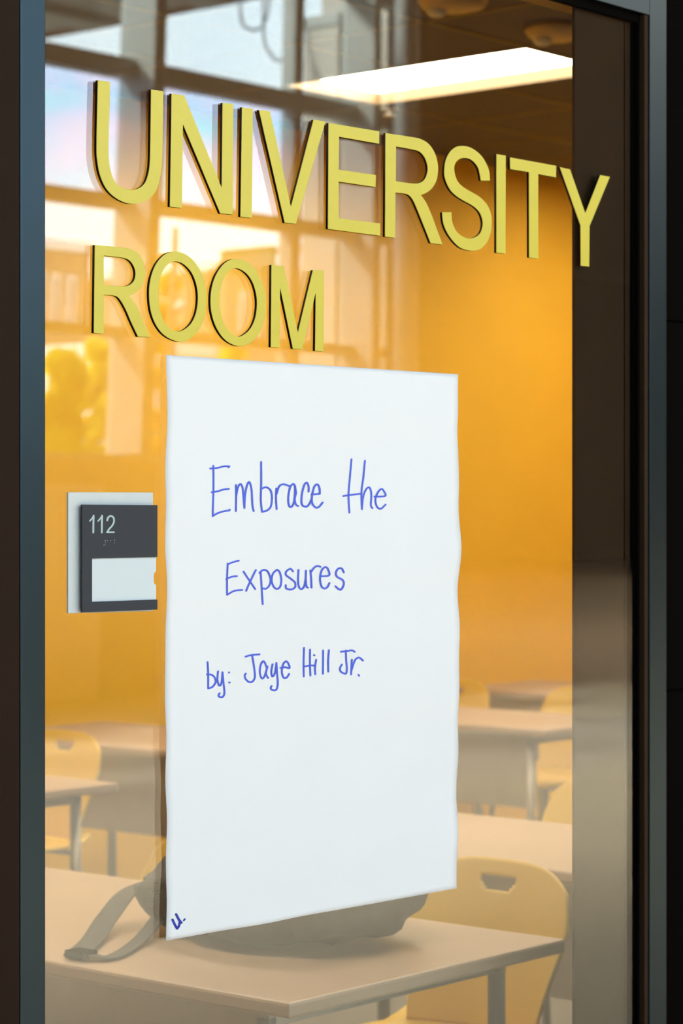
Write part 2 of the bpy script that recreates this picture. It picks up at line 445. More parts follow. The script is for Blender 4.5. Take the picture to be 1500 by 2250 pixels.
G['V'] = (550, 230, 5.0, [[(95,57),(215,72),(446,1125),(695,165),(825,185),(500,1310),(378,1297)]])
G['E'] = (550, 230, 5.0, [[(860,200),(1415,292),(1415,430),(975,352),(970,712),(1380,772),(1375,905),(970,845),(970,1245),(1425,1305),(1425,1440),(852,1365)]])
G['R'] = (830, 280, 5.556, [[(95,68),(400,114,s),(520,140,s),(620,200,s),(695,310,s),(730,430,s),(735,530,s),(715,650,s),(660,745,s),(590,800,s),(525,825),(585,910,s),(645,1040,s),(720,1240,s),(790,1432),(645,1412),(545,1160,s),(480,1000,s),(425,880,s),(370,822,s),(300,805,s),(216,795),(212,1347),(88,1333)],
                            [(222,232),(440,273,s),(515,300,s),(570,365,s),(602,450,s),(608,530,s),(580,620,s),(520,672,s),(430,684,s),(220,655)]])
G['S'] = (830, 280, 5.556, [[(1258,650),(1370,650),(1360,540,s),(1320,430,s),(1240,320,s),(1130,245,s),(1030,225,s),(950,240,s),(880,300,s),(830,400,s),(812,520,s),(820,620,s),(870,740,s),(940,822,s),(1040,890,s),(1160,957,s),(1240,1035,s),(1276,1130,s),(1278,1210,s),(1250,1290,s),(1190,1338,s),(1120,1355,s),(1040,1335,s),(960,1270,s),(910,1160,s),(898,1035),(785,1035),(800,1170,s),(850,1290,s),(930,1400,s),(1020,1475,s),(1140,1505,s),(1240,1490,s),(1320,1420,s),(1370,1310,s),(1390,1190,s),(1385,1070,s),(1350,970,s),(1290,890,s),(1200,820,s),(1080,752,s),(990,680,s),(950,600,s),(932,510,s),(945,440,s),(990,390,s),(1050,373,s),(1120,385,s),(1180,430,s),(1230,510,s)]])
G['I2'] = (1080, 330, 5.556, [[(60,47),(172,65),(170,1265),(58,1250)]])
G['T'] = (1080, 330, 5.556, [[(225,87),(788,190),(785,332),(568,292),(570,1325),(457,1310),(455,268),(225,230)]])
G['Y'] = (1080, 330, 5.556, [[(832,205),(957,235),(1143,772),(1325,303),(1443,325),(1195,925),(1190,1420),(1087,1410),(1085,918)]])
G['R2'] = (190, 530, 5.556, [[(103,45),(420,75,s),(540,97,s),(630,150,s),(690,240,s),(720,350,s),(712,460,s),(670,555,s),(600,630,s),(520,666),(585,745,s),(645,855,s),(710,1010,s),(775,1172),(630,1165),(545,985,s),(490,855,s),(425,735,s),(370,675,s),(300,660,s),(212,655),(210,1132),(90,1120)],
                             [(212,175),(430,200,s),(515,228,s),(570,290,s),(597,370,s),(592,450,s),(560,510,s),(500,545,s),(420,549,s),(212,535)]])
G['O'] = (190, 530, 5.556, [[(1085,127,s),(1200,155,s),(1310,240,s),(1400,380,s),(1450,530,s),(1468,700,s),(1450,880,s),(1390,1050,s),(1290,1175,s),(1170,1225,s),(1050,1205,s),(930,1130,s),(840,1005,s),(785,850,s),(765,670,s),(775,500,s),(820,340,s),(890,225,s),(980,150,s)],
                            [(1080,248,s),(1170,270,s),(1260,350,s),(1320,460,s),(1355,600,s),(1358,750,s),(1330,900,s),(1270,1015,s),(1180,1085,s),(1095,1100,s),(1000,1050,s),(930,950,s),(890,800,s),(880,650,s),(890,500,s),(930,370,s),(1000,280,s)]])
G['O2'] = (450, 560, 5.556, [[(370,50,s),(480,70,s),(590,150,s),(680,290,s),(730,440,s),(745,600,s),(730,780,s),(680,930,s),(580,1060,s),(450,1112,s),(340,1095,s),(230,1020,s),(140,885,s),(85,720,s),(70,560,s),(85,400,s),(130,260,s),(210,135,s),(290,70,s)],
                             [(350,168,s),(430,175,s),(520,240,s),(590,350,s),(630,500,s),(635,640,s),(610,790,s),(550,910,s),(455,988,s),(380,990,s),(290,920,s),(220,800,s),(185,650,s),(180,500,s),(210,350,s),(265,230,s)]])
G['M'] = (450, 560, 5.556, [[(815,122),(965,138),(1137,950),(1320,185),(1455,195),(1450,1182),(1345,1170),(1355,450),(1190,1155),(1075,1145),(920,395),(912,1133),(805,1125)]])
names = [('U','letter U, the first letter of UNIVERSITY'),('N','letter N between U and I in UNIVERSITY'),('I','letter I standing between N and V in UNIVERSITY'),('V','letter V in UNIVERSITY'),('E','letter E in UNIVERSITY'),('R','letter R between E and S in UNIVERSITY'),('S','letter S in UNIVERSITY'),('I2','letter I standing between S and T in UNIVERSITY'),('T','letter T in UNIVERSITY'),('Y','letter Y ending UNIVERSITY, over the taupe panel'),
         ('R2','letter R starting ROOM, under the U'),('O','letter O next to the R in ROOM'),('O2','letter O next to the M in ROOM'),('M','letter M ending ROOM above the paper')]
for key, desc in names:
    ox, oy, sc, loops = G[key]
    L2 = [loop_px(lp, ox, oy, sc, -TL) for lp in loops]
    xs = [q[0] for q in L2[0]]; zs = [q[1] for q in L2[0]]
    org = Vector(((min(xs) + max(xs)) / 2, 0, min(zs)))
    fh = .0010
    body = flat_curve('raised_letter', L2, (TL - fh) / 2, 0.0, M['letterside'], 0, org)
    body.location = (org.x, -(TL - fh) / 2, org.z)
    tag(body, 'yellow dark-edged ' + desc, 'letter', 'raised yellow letters on the glass')
    face = flat_curve('letter_face', L2, fh / 2, .00035, M['yellow'], 0, org)
    face.parent = body; face.location = (0, -TL / 2, 0)

# ------------------------------------------------------------------ sheet of chart paper with handwriting
def paper_wave(s_, t_):        # s_ across 0..1, t_ down 0..1
    a = .0016 * math.sin(t_ * 21 + 1.3 * s_) + .0012 * math.sin(t_ * 47 + 2 + 2.2 * s_) + .0010 * math.sin(t_ * 9 - 3 * s_)
    a *= (.35 + .65 * min(1, abs(s_ - .35) * 1.7))
    a += .0007 * math.sin(t_ * 33 + s_ * 9)
    e = min(1, t_ * 14)
    a += .006 * math.exp(-((s_ - .30) / .09) ** 2) * max(0, (t_ - .94) / .06) ** 1.5
    return -.0045 - .0008 - e * (a if a > -.003 else -.003)
YP = -.0045
NPX, NPY = 44, 110
def paper_pt(s_, t_):
    xl = 363.5 + 1.2 * math.sin(t_ * 17) * (t_ > .03)
    bulge = [(0, 1005), (.10, 1004.5), (.155, 1008.5), (.25, 1007.5), (.33, 1009), (.42, 1006), (.5, 1008), (.6, 1005), (.72, 1006), (.85, 1004), (1, 1002.5)]
    for (ta, xa), (tb, xb) in zip(bulge, bulge[1:]):
        if ta <= t_ <= tb:
            k = (t_ - ta) / (tb - ta); k = k * k * (3 - 2 * k); xr = xa + (xb - xa) * k
    yt = 780 + (822.5 - 780) * s_; yb = 2066.5 + (1951.5 - 2066.5) * s_
    # perspective-correct spread across
    A = px(xl, 1126, YP).x; B = px(xr, 1126, YP).x
    X = A + (B - A) * s_
    tl = px(363.5, 780, YP); tr = px(1005, 822.5, YP); bl = px(363.5, 2066.5, YP); br = px(1002.5, 1951.5, YP)
    zt = tl.z + (tr.z - tl.z) * s_; zb = bl.z + (br.z - bl.z) * s_
    return Vector((X, paper_wave(s_, t_), zt + (zb - zt) * t_))
bm = bmesh.new()
g = [[bm.verts.new(paper_pt(i / NPX, j / NPY)) for i in range(NPX + 1)] for j in range(NPY + 1)]
for j in range(NPY):
    for i in range(NPX): bm.faces.new((g[j][i], g[j][i + 1], g[j + 1][i + 1], g[j + 1][i]))
pcen = Vector((paper_pt(.5, 1).x, YP, paper_pt(.5, 1).z))
paper = finish('paper_sheet', bm, M['paper'], None, True, loc=pcen)
sol = paper.modifiers.new('thickness', 'SOLIDIFY'); sol.thickness = .0003; sol.offset = 0
tag(paper, 'large white chart paper sheet taped to the glass with blue handwriting', 'paper')
PA = paper_pt(0, .5).x; PB = paper_pt(1, .5).x
ztl, ztr = paper_pt(0, 0).z, paper_pt(1, 0).z; zbl, zbr = paper_pt(0, 1).z, paper_pt(1, 1).z
def on_paper(x, y, lift=.0007):
    v = px(x, y, YP); s_ = max(0, min(1, (v.x - PA) / (PB - PA)))
    zt = ztl + (ztr - ztl) * s_; zb = zbl + (zbr - zbl) * s_
    t_ = max(0, min(1, (zt - v.z) / (zt - zb)))
    yy = paper_wave(s_, t_) - lift
    v = px(x, y, yy); return v
def ribbon(bm, pts, hw, proj, n=6, cap=5, side=None):
    """round-ended marker stroke along pts (pixels)"""
    P_ = smooth_path(pts, n) if len(pts) > 2 else [Vector(pts[0]) + (Vector(pts[1]) - Vector(pts[0])) * k / 6 for k in range(7)]
    L_, R_ = [], []
    for i, p in enumerate(P_):
        t = (P_[min(i + 1, len(P_) - 1)] - P_[max(i - 1, 0)])
        if t.length < 1e-6: t = Vector((0, 1))
        t.normalize(); nrm = Vector((-t.y, t.x))
        L_.append(p + nrm * hw); R_.append(p - nrm * hw)
        if i == 0: t0_ = t.copy()
        t1_ = t
    def capfan(c, t, sgn):
        nrm = Vector((-t.y, t.x)); out_ = []
        for k in range(1, cap):
            a = math.pi * k / cap
            out_.append(c + nrm * hw * math.cos(a) + t * sgn * hw * math.sin(a))
        return out_
    A = [bm.verts.new(proj(p.x, p.y)) for p in L_]; B = [bm.verts.new(proj(p.x, p.y)) for p in R_]
    for i in range(len(A) - 1): bm.faces.new((A[i], A[i + 1], B[i + 1], B[i]))
    e1 = [bm.verts.new(proj(p.x, p.y)) for p in capfan(P_[-1], t1_, 1)]; bm.faces.new([A[-1]] + e1 + [B[-1]])
    e0 = [bm.verts.new(proj(p.x, p.y)) for p in capfan(P_[0], t0_, -1)]; bm.faces.new([A[0]] + e0 + [B[0]])
words = {
 'handwritten_word_embrace': (450, 990, 7.143, 1.95, [
   [(85,282),(200,272),(300,247),(385,248)],[(385,248),(370,266)],[(135,240),(137,600),(128,900),(125,1030)],[(105,655),(200,640),(300,610),(378,602)],[(125,1028),(200,985),(290,955),(385,940)],[(385,942),(391,925)],
   [(490,540),(492,750),(488,950)],[(492,720),(520,580),(560,525),(595,590),(610,740),(622,900)],[(622,900),(635,680),(670,530),(705,500),(735,620),(748,850),(768,950)],
   [(885,180),(886,500),(880,780),(900,962)],[(900,962),(980,940),(1035,880),(1055,760),(1040,640),(990,585),(940,578),(885,605)],
   [(1125,595),(1118,750),(1128,920)],[(1128,680),(1170,560),(1240,530),(1332,560)],
   [(1430,640),(1410,545),(1380,527),(1340,580),(1312,720),(1318,850),(1350,888),(1390,840),(1412,720),(1420,560)],[(1435,660),(1412,760),(1430,845),(1465,870)],
   [(1629, 646), (1631, 570), (1604, 504), (1565, 537), (1527, 679), (1521, 832), (1576, 882), (1631, 854), (1675, 767)],[(1675, 690), (1806, 679)],[(1806, 679), (1801, 591), (1768, 531), (1719, 570), (1686, 701), (1686, 821), (1740, 893), (1795, 882), (1850, 816)]]),
 'handwritten_word_the': (640, 990, 6.522, 1.95, [
   [(862,125),(838,400),(820,640),(832,890)],[(742,652),(850,636),(990,620)],[(1055,145),(1030,400),(1005,600),(1012,842)],[(1012,820),(1035,640),(1090,535),(1130,545),(1147,640),(1140,780),(1162,825)],
   [(1190,660),(1345,650),(1325,580),(1290,550),(1240,600),(1205,700),(1225,800),(1280,835),(1350,775)]]),
 'handwritten_word_exposures': (480, 1220, 5.172, 1.95, [
   [(105,105),(160,80),(230,62)],[(105,95),(98,270),(98,450)],[(88,270),(150,245),(210,238)],[(98,450),(180,405),(270,395)],
   [(285,185),(350,285),(418,385)],[(425,168),(360,300),(315,405)],[(480,190),(490,350),(503,555)],[(465,200),(510,168),(560,185),(592,270),(580,340),(540,380),(500,375)],
   [(665,165),(620,210),(605,290),(630,360),(670,382),(705,350),(715,270),(695,190),(665,165)],[(848,185),(820,155),(780,175),(765,220),(820,265),(870,310),(870,365),(820,390),(770,375),(765,340)],
   [(910,168),(905,280),(915,360),(945,385),(975,350),(992,260),(995,175)],[(992,260),(1000,350),(1018,370)],[(1045,175),(1055,270),(1058,368)],[(1050,195),(1090,140),(1130,122),(1160,132)],
   [(1160,240),(1258,228),(1245,160),(1215,135),(1175,170),(1155,260),(1170,350),(1205,378),(1240,360),(1262,315)],[(1425,195),(1400,150),(1360,155),(1335,200),(1350,245),(1410,280),(1425,330),(1395,390),(1360,380),(1330,352)]]),
 'handwritten_word_by': (440, 1410, 7.143, 2.0, [
   [(115,320),(125,500),(125,735)],[(105,515),(180,520),(230,570),(240,640),(190,710),(125,733)],[(280,465),(270,600),(300,690),(335,640),(350,480)],[(350,480),(365,650),(380,800),(350,868),(300,865),(288,840),(305,810)],[(447,483),(453,483)],[(455,640),(461,640)]]),
 'handwritten_name': (440, 1410, 7.143, 2.0, [
   [(710,235),(800,210),(930,198)],[(815,215),(845,400),(858,550),(820,625),(760,630),(710,580),(698,530),(715,500)],
   [(1050,420),(1010,325),(980,310),(945,380),(937,500),(970,578),(1010,540),(1045,430)],[(1055,390),(1032,500),(1065,570)],
   [(1135,355),(1115,480),(1135,548),(1175,480),(1195,335)],[(1195,335),(1205,500),(1218,650),(1195,750),(1130,757),(1105,730),(1120,695)],
   [(1260,412),(1330,400),(1402,412),(1375,330),(1340,310),(1300,360),(1280,470),(1310,565),(1360,560),(1395,505)]]),
 'handwritten_surname': (640, 1410, 8.333, 2.0, [
   [(233,115),(225,400),(228,638)],[(343,145),(342,400),(350,618)],[(235,455),(340,435),(430,438)],[(455,330),(435,470),(438,598)],[(412,247),(424,248)],
   [(583,160),(582,350),(580,588)],[(690,155),(675,350),(678,548)]]),
 'handwritten_suffix': (640, 1410, 8.333, 2.0, [
   [(905,185),(1000,175),(1110,158),(1160,188)],[(997,160),(1005,350),(1018,480),(1005,575),(960,580),(900,540),(893,480),(925,420)],
   [(1108,330),(1100,450),(1095,600)],[(1103,520),(1160,350),(1215,295),(1260,300),(1312,345)],[(1230,605),(1240,625)]]),
}
for wn, (ox, oy, sc, hw, strokes) in words.items():
    bm = bmesh.new()
    for k, st in enumerate(strokes):
        ribbon(bm, [(x / sc + ox, y / sc + oy) for x, y in st], hw, lambda a, b, k=k: on_paper(a, b, .0007 + .00003 * k))
    o = finish(wn, bm, M['ink'], paper, loc=on_paper(strokes[0][0][0] / sc + ox, strokes[0][0][1] / sc + oy))
bm = bmesh.new()
for k, st in enumerate([[(360,610),(450,800),(512,905)],[(480,435),(580,620),(655,712)],[(512,905),(572,820),(600,700)]]):
    ribbon(bm, [(x / 15 + 355, y / 15 + 1980) for x, y in st], 2.6, lambda a, b, k=k: on_paper(a, b, .0007 + .00003 * k))
ribbon(bm, [(x / 15 + 355, y / 15 + 1980) for x, y in [(732,636),(768,592)]], 1.8, lambda a, b: on_paper(a, b, .0007))
finish('handwritten_mark', bm, M['ink2'], paper, loc=on_paper(385, 2020))

# ------------------------------------------------------------------ room number sign
def plate(bm, pts, y0, y1):
    """prism: pixel outline on the plane y0 (front), back face y1"""
    F_ = [px(x, y, y0) for x, y in pts]
    a = [bm.verts.new(p) for p in F_]; b = [bm.verts.new(Vector((p.x, y1, p.z))) for p in F_]
    bm.faces.new(a); bm.faces.new(b)
    n = len(a)
    for i in range(n): bm.faces.new((a[i], a[(i + 1) % n], b[(i + 1) % n], b[i]))
z6 = lambda x, y: (x / 5.769 + 120, y / 5.769 + 1050)
so = px(240, 1347, -.003)
sign = thing('room_sign', so, 'room number sign 112, charcoal plate on a pale backing plate', 'sign')
bm = bmesh.new(); plate(bm, [z6(172, 182), z6(1250, 185), z6(1250, 1690), z6(172, 1718)], -.004, -.0005)
bmesh.ops.bevel(bm, geom=bm.edges[:], offset=.0006, segments=1, affect='EDGES')
finish('backing_plate', bm, M['platepale'], sign, loc=so)
bm = bmesh.new(); plate(bm, [z6(350, 338), z6(1303, 345), z6(1303, 1003), z6(475, 1022), z6(475, 1572), z6(1303, 1543), z6(1303, 1670), z6(350, 1706)], -.0135, -.0105)
fp = finish('front_plate', bm, M['platedark'], sign, loc=so)
bm = bmesh.new()
notch = [z6(1285, 1180), z6(1283, 1190), z6(1262, 1202), z6(1256, 1240), z6(1256, 1310), z6(1264, 1345), z6(1285, 1358)]
plate(bm, [z6(430, 980), z6(1285, 965)] + notch + [z6(1285, 1600), z6(430, 1620)], -.0103, -.0085)
finish('paper_insert', bm, M['insert'], sign, loc=so)
bm = bmesh.new(); plate(bm, [z6(420, 420), z6(1180, 420), z6(1180, 1600), z6(420, 1620)], -.0084, -.0041)
finish('spacer', bm, M['gasket'], sign, loc=so)
bm = bmesh.new()
for k, (st, hw) in enumerate([([(447,547),(478,510),(495,482)],1.5), ([(494,480),(491,590),(490,692)],1.9), ([(552,547),(583,510),(602,482)],1.5), ([(601,480),(599,590),(598,692)],1.9),
                       ([(667,540),(680,500),(713,484),(745,503),(752,550),(733,600),(690,650),(668,684)],1.8), ([(664,688),(710,688),(752,688)],1.7)]):
    ribbon(bm, [z6(*q) for q in st], hw, lambda a, b, k=k: px(a, b, -.0141 - .00002 * k))
r_ = bmesh.ops.extrude_face_region(bm, geom=bm.faces[:])
for v in [e for e in r_['geom'] if isinstance(e, bmesh.types.BMVert)]: v.co.y = -.0134
dg_ = finish('room_number', bm, M['digit'], sign, loc=so)
bm = bmesh.new()
for q in [(640,795),(640,820),(620,850),(637,848),(667,797),(706,797),(756,790),(756,823)]:
    c = px(*z6(*q), -.0135)
    bmesh.ops.create_icosphere(bm, subdivisions=1, radius=.00075, matrix=Matrix.Translation(c))
finish('braille_dots', bm, M['digit'], sign, True, loc=so)

# ------------------------------------------------------------------ tables, chairs, bag in the classroom
def make_table(x0, x1, y0, y1, label):
    c = Vector(((x0 + x1) / 2, (y0 + y1) / 2, 0)); hx, hy = (x1 - x0) / 2, (y1 - y0) / 2
    t = thing('classroom_table', c, label, 'table', 'classroom tables in rows')
    bm = bmesh.new(); box(bm, -hx, hx, -hy, hy, .712, .74, .006); finish('tabletop', bm, M['tabletop'], t)
    bm = bmesh.new(); box(bm, -hx + .10, -hx + .115, -hy + .12, hy - .12, .42, .70); finish('modesty_panel', bm, M['metal'], t)
    bm = bmesh.new(); box(bm, -hx + .06, hx - .06, -hy + .10, -hy + .13, .675, .712); finish('table_frame', bm, M['metal'], t)
    bm = bmesh.new(); box(bm, -hx + .06, hx - .06, hy - .13, hy - .10, .675, .712); finish('table_frame', bm, M['metal'], t)
    for sx in (-1, 1):
        for sy in (-1, 1):
            bm = bmesh.new(); tube(bm, [(sx * (hx - .07), sy * (hy - .115), 0), (sx * (hx - .07), sy * (hy - .115), .69)], .018, 10)
            finish('leg', bm, M['metal'], t, True)
    return t
make_table(3.05, 3.86, .215, 1.95, 'cream classroom table just inside the glass with the dark bag on it')
make_table(4.58, 5.29, .30, 1.90, 'cream classroom table in the second row, behind the large chair back')
make_table(4.50, 5.20, 2.82, 4.55, 'cream table at the lower left whose corner ends left of the paper')
make_table(6.00, 6.70, 2.90, 4.43, 'cream table behind the yellow chair left of the paper')
make_table(7.50, 8.17, 2.86, 4.50, 'cream table at the right in front of the two far yellow chairs')
make_table(9.02, 9.72, 2.86, 4.50, 'farthest cream table, seen between the two far yellow chairs')

def make_chair():
    t = thing('school_chair', (0, 0, 0), '', 'chair', 'yellow school chairs')
    # backrest: curved shell with a hand hole; back faces +x, sitter faces -x
    NX, NY = 64, 48
    bm = bmesh.new(); V = {}
    for j in range(NY + 1):
        tt = j / NY
        for i in range(NX + 1):
            ss = -1 + 2 * i / NX
            hwid = .172 + .042 * math.sin(min(1, tt * 1.15) * math.pi / 2) ** 2
            top = .82 - .055 * abs(ss) ** 3.2
            z = .47 + (top - .47) * tt
            # rounded upper corners
            yy = ss * hwid * (1 - .10 * max(0, tt - .75) * 4 * abs(ss) ** 2)
            x = .02 + .085 * tt ** 1.3 - .035 * ss * ss
            V[i, j] = bm.verts.new((x, yy, z))
    def hole(i, j):
        ss = abs(-1 + 2 * (i + .5) / NX) * .215; tt = (j + .5) / NY
        z = .47 + .35 * tt
        if z > .787 or z < .752: return False
        return ss < .047 * math.sqrt(max(0, 1 - ((.780 - z) / .029) ** 2)) if z < .780 else ss < .047
    for j in range(NY):
        for i in range(NX):
            if hole(i, j): continue
            bm.faces.new((V[i, j], V[i + 1, j], V[i + 1, j + 1], V[i, j + 1]))
    bmesh.ops.delete(bm, geom=[v for v in bm.verts if not v.link_faces], context='VERTS')
    o = finish('backrest', bm, M['chair'], t, True)
    md = o.modifiers.new('thickness', 'SOLIDIFY'); md.thickness = .009; md.offset = 0
    bm = bmesh.new(); V = {}
    for j in range(13):
        for i in range(15):
            ss = -1 + 2 * i / 14; tt = j / 12
            x = .03 - .42 * tt; wv = .20 + .025 * math.sin(tt * math.pi)
            wv *= 1 - .12 * max(0, tt - .8) * 5 * abs(ss)
            z = .445 + .018 * ss * ss - .03 * max(0, tt - .75) * 4 * .6 + .03 * max(0, .15 - tt) * 6
            V[i, j] = bm.verts.new((x, ss * wv, z))
    for j in range(12):
        for i in range(14): bm.faces.new((V[i, j], V[i + 1, j], V[i + 1, j + 1], V[i, j + 1]))
    o = finish('seat', bm, M['chair'], t, True)
    md = o.modifiers.new('thickness', 'SOLIDIFY'); md.thickness = .009; md.offset = 0
    for sx, fx in ((-.33, -.37), (-.02, .07)):
        for sy in (-1, 1):
            bm = bmesh.new(); tube(bm, [(fx, sy * .215, 0), ((fx + sx) / 2, sy * .19, .22), (sx, sy * .165, .435)], .0115, 8)
            finish('leg', bm, M['metal'], t, True)
    bm = bmesh.new(); tube(bm, [(-.33, -.165, .428), (-.33, .165, .428)], .010); finish('front_rail', bm, M['metal'], t, True)
    bm = bmesh.new(); tube(bm, [(-.02, -.165, .428), (-.02, .165, .428)], .010); finish('rear_rail', bm, M['metal'], t, True)
    return t
ch = make_chair()
ch['label'] = 'nearest yellow chair with a hand hole, behind the table just inside the glass'; ch.location = (4.10, .62, 0)
for X, Y, lab, rz in [
    (4.02, 1.36, 'yellow chair half hidden behind the left edge of the paper sheet', .05),
    (5.60, 1.33, 'yellow chair in the second row, cut by the taupe panel', 0),
    (5.60, 3.58, 'yellow chair with hand hole between two tables left of the paper', 0),
    (8.50, 4.12, 'far yellow chair with hand hole beside the right edge of the paper', 0),
    (8.50, 3.42, 'far bright yellow chair beside the taupe panel edge', 0)]:
    copy_thing(ch, (X, Y, 0), lab, rz)

bag = thing('backpack', (3.54, .68, .74), 'dark grey backpack lying on the nearest table under the paper', 'backpack')
bm = bmesh.new()
bmesh.ops.create_uvsphere(bm, u_segments=36, v_segments=20, radius=1)
for v in bm.verts:
    x, y, z = v.co
    f = lambda a, p: math.copysign(abs(a) ** p, a)
    x, y, z = f(x, .75), f(y, .7), f(z, .8)
    n = .012 * math.sin(y * 9 + x * 5) + .010 * math.sin(x * 13 + z * 4)
    v.co = (x * (.20 + n), y * (.285 + n), max(0.001, .095 + z * (.098 + .5 * n)) * (1 + .25 * y * -1 * (z > 0)))
finish('bag_body', bm, M['bag'], bag, True)
bm = bmesh.new(); bmesh.ops.create_uvsphere(bm, u_segments=24, v_segments=12, radius=1)
for v in bm.verts:
    x, y, z = v.co; v.co = (-.12 + x * .11, -.05 + y * .16, max(.002, .075 + z * .075))
finish('front_pocket', bm, M['bag'], bag, True)
def webbing(pts, w_, name):
    bm = bmesh.new(); prev = None
    P_ = []
    n = 8
    Q = [Vector(p) for p in pts]
    for i in range(len(Q) - 1):
        p0 = Q[max(i - 1, 0)]; p1 = Q[i]; p2 = Q[i + 1]; p3 = Q[min(i + 2, len(Q) - 1)]
        for k in range(n):
            t = k / n; P_.append(.5 * ((2 * p1) + (p2 - p0) * t + (2 * p0 - 5 * p1 + 4 * p2 - p3) * t * t + (3 * p1 - p0 - 3 * p2 + p3) * t ** 3))
    P_.append(Q[-1])
    for i, p in enumerate(P_):
        t = (P_[min(i + 1, len(P_) - 1)] - P_[max(i - 1, 0)]).normalized()
        sd = t.cross(Vector((0, 0, 1))).normalized() * w_ / 2; up = Vector((0, 0, .002))
        ring = [bm.verts.new(p + sd + up), bm.verts.new(p - sd + up), bm.verts.new(p - sd - up), bm.verts.new(p + sd - up)]
        if prev:
            for k in range(4): bm.faces.new((prev[k], prev[(k + 1) % 4], ring[(k + 1) % 4], ring[k]))
        else: bm.faces.new(ring)
        prev = ring
    bm.faces.new(prev)
    return finish(name, bm, M['strap'], bag, False)
webbing([(-.02, .24, .10), (-.10, .30, .07), (-.20, .27, .030), (-.32, .19, .008), (-.44, .11, .006)], .045, 'shoulder_strap')
webbing([(-.14, .18, .04), (-.26, .12, .010), (-.40, .05, .005), (-.44, .075, .010)], .030, 'webbing_strap')
bm = bmesh.new(); box(bm, -.46, -.42, .07, .12, .004, .018, .003); finish('buckle', bm, M['gasket'], bag)

# ------------------------------------------------------------------ lobby on the camera's side
LY = YR(14.5)                     # window plane
LX0, LX1, LZ = -9.0, 34.0, 9.0
WT = 8.6                           # top of the windows
struct(boxo('floor', LX0, LX1, LY - .1, 0, -.1, 0, M['lobfloor']))
struct(boxo('ceiling', LX0, LX1, LY - .1, .2, LZ, LZ + .2, M['lobceil']))
struct(boxo('wall_left', LX0 - .2, LX0, LY - .1, .2, 0, LZ, M['lobwall']))
struct(boxo('wall_right', LX1, LX1 + .2, LY - .1, .2, 0, LZ, M['lobwall']))
SILL = 2.05
XE = rfl(870, 1126, 14.5).x       # right end of the windows
fw = empty_struct('wall_window_side')
def fpz(name, *a, m=M['lobwall'], bev=0):
    o = boxo(name, *a, m, bev=bev); o.parent = fw; return o
M['lowwall'] = mat('warm_grey_wall', (.55, .48, .40), .7, var=.1)
fpz('wall_lower', LX0, 18.63, LY - .1, LY, 0, SILL - .05, m=M['lowwall'])
fpz('wall_panel', LX0, rfl(250, 1126, 14.45).x, LY, LY + .05, .02, 1.80, m=M['whitebld'], bev=.004)
fpz('wall_end', XE, 18.63, LY - .1, LY, SILL - .05, LZ)
fpz('wall_top', LX0, XE, LY - .1, LY, WT, LZ)
struct(boxo('trim_1', LX0, XE, LY - .3, LY + .16, SILL - .05, SILL, M['mull'], bev=.006))

# wing invented at the lobby's right so its mirrored floor fades smoothly
def slab(name, pts, z0, z1, m):
    bm = bmesh.new()
    a = [bm.verts.new((x, YR(v), z0)) for x, v in pts]; b = [bm.verts.new((x, YR(v), z1)) for x, v in pts]
    bm.faces.new(a); bm.faces.new(b); n = len(a)
    for i in range(n): bm.faces.new((a[i], a[(i + 1) % n], b[(i + 1) % n], b[i]))
    return struct(finish(name, bm, m, None, loc=(sum(p[0] for p in pts) / n, YR(sum(p[1] for p in pts) / n), z0)))
SL = 1.285
wing = [(SL * 14.6, 14.6), (34, 14.6), (70, 44), (SL * 44, 44)]
slab('floor', wing, -.015, 0, M['lobfloor'])
slab('ceiling', wing, LZ, LZ + .2, M['lobceil'])
slab('wall_left', [(SL * 14.6 - .25, 14.6), (SL * 14.6, 14.6), (SL * 44, 44), (SL * 44 - .25, 44)], 0, LZ, M['lobwall'])
slab('wall_right', [(34, 14.6), (34.25, 14.6), (70.25, 44), (70, 44)], 0, LZ, M['lobwall'])
slab('wall_back', [(SL * 44, 44), (70, 44), (70, 44.2), (SL * 44, 44.2)], 0, LZ, M['lobwall'])
M['fill_glow'] = emit('added_fill_light', (1, .86, .68), 80.0)
def fill_light(x, v):  # unseen fill lights, added to brighten the floor mirrored in the glass
    t = thing('ceiling_light', (x, YR(v), LZ), 'added unseen fill light, a square panel brightening the lobby floor', 'ceiling light', 'added unseen fill lights over the lobby')
    bm = bmesh.new(); box(bm, -.66, .66, -.66, .66, -.14, 0, .01); finish('light_housing', bm, M['metal'], t)
    bm = bmesh.new(); box(bm, -.6, .6, -.6, .6, -.15, -.141); finish('diffuser', bm, M['fill_glow'], t)
    return t
fill0 = fill_light(22.5, 15.2)
for x_, v_ in ((26.5, 17.6), (28.5, 14.6), (24.5, 12.4), (38.5, 22), (46, 28)): copy_thing(fill0, (x_, YR(v_), LZ), fill0['label'])

w2 = empty_struct('window_2')
def f2(name, *a, m=M['mull'], bev=.004):
    o = boxo(name, *a, m, bev=bev); o.parent = w2; return o
XM1a = rfl(262, 1126, 14.5).x; YM1 = 14.5 * gx(262) / gx(325); XM1b = YM1 * gx(350)
XM2a = rfl(625, 1126, 14.5).x; XM2b = 14.42 * gx(660)
XM3a = rfl(760, 1126, 14.5).x; YM3 = 14.5 * gx(760) / gx(820); XM3b = YM3 * gx(836)
muls = [(XM1a, XM1b, YR(YM1)), (XM2a, XM2b, YR(14.42)), (XM3a, XM3b, YR(YM3))]
k = 1
while XM1a - 1.95 * k > LX0 + .5:
    muls.append((XM1a - 1.95 * k, XM1a - 1.95 * k + .13, YR(YM1) if k % 2 == 0 else YR(14.42))); k += 1
for a, b, yf in muls: f2('mullion', a, b, LY - .08, yf, SILL, WT)
TR = [(5.20, 5.36), (4.10, 4.22), (3.03, 3.12), (6.35, 6.47), (7.55, 7.67)]
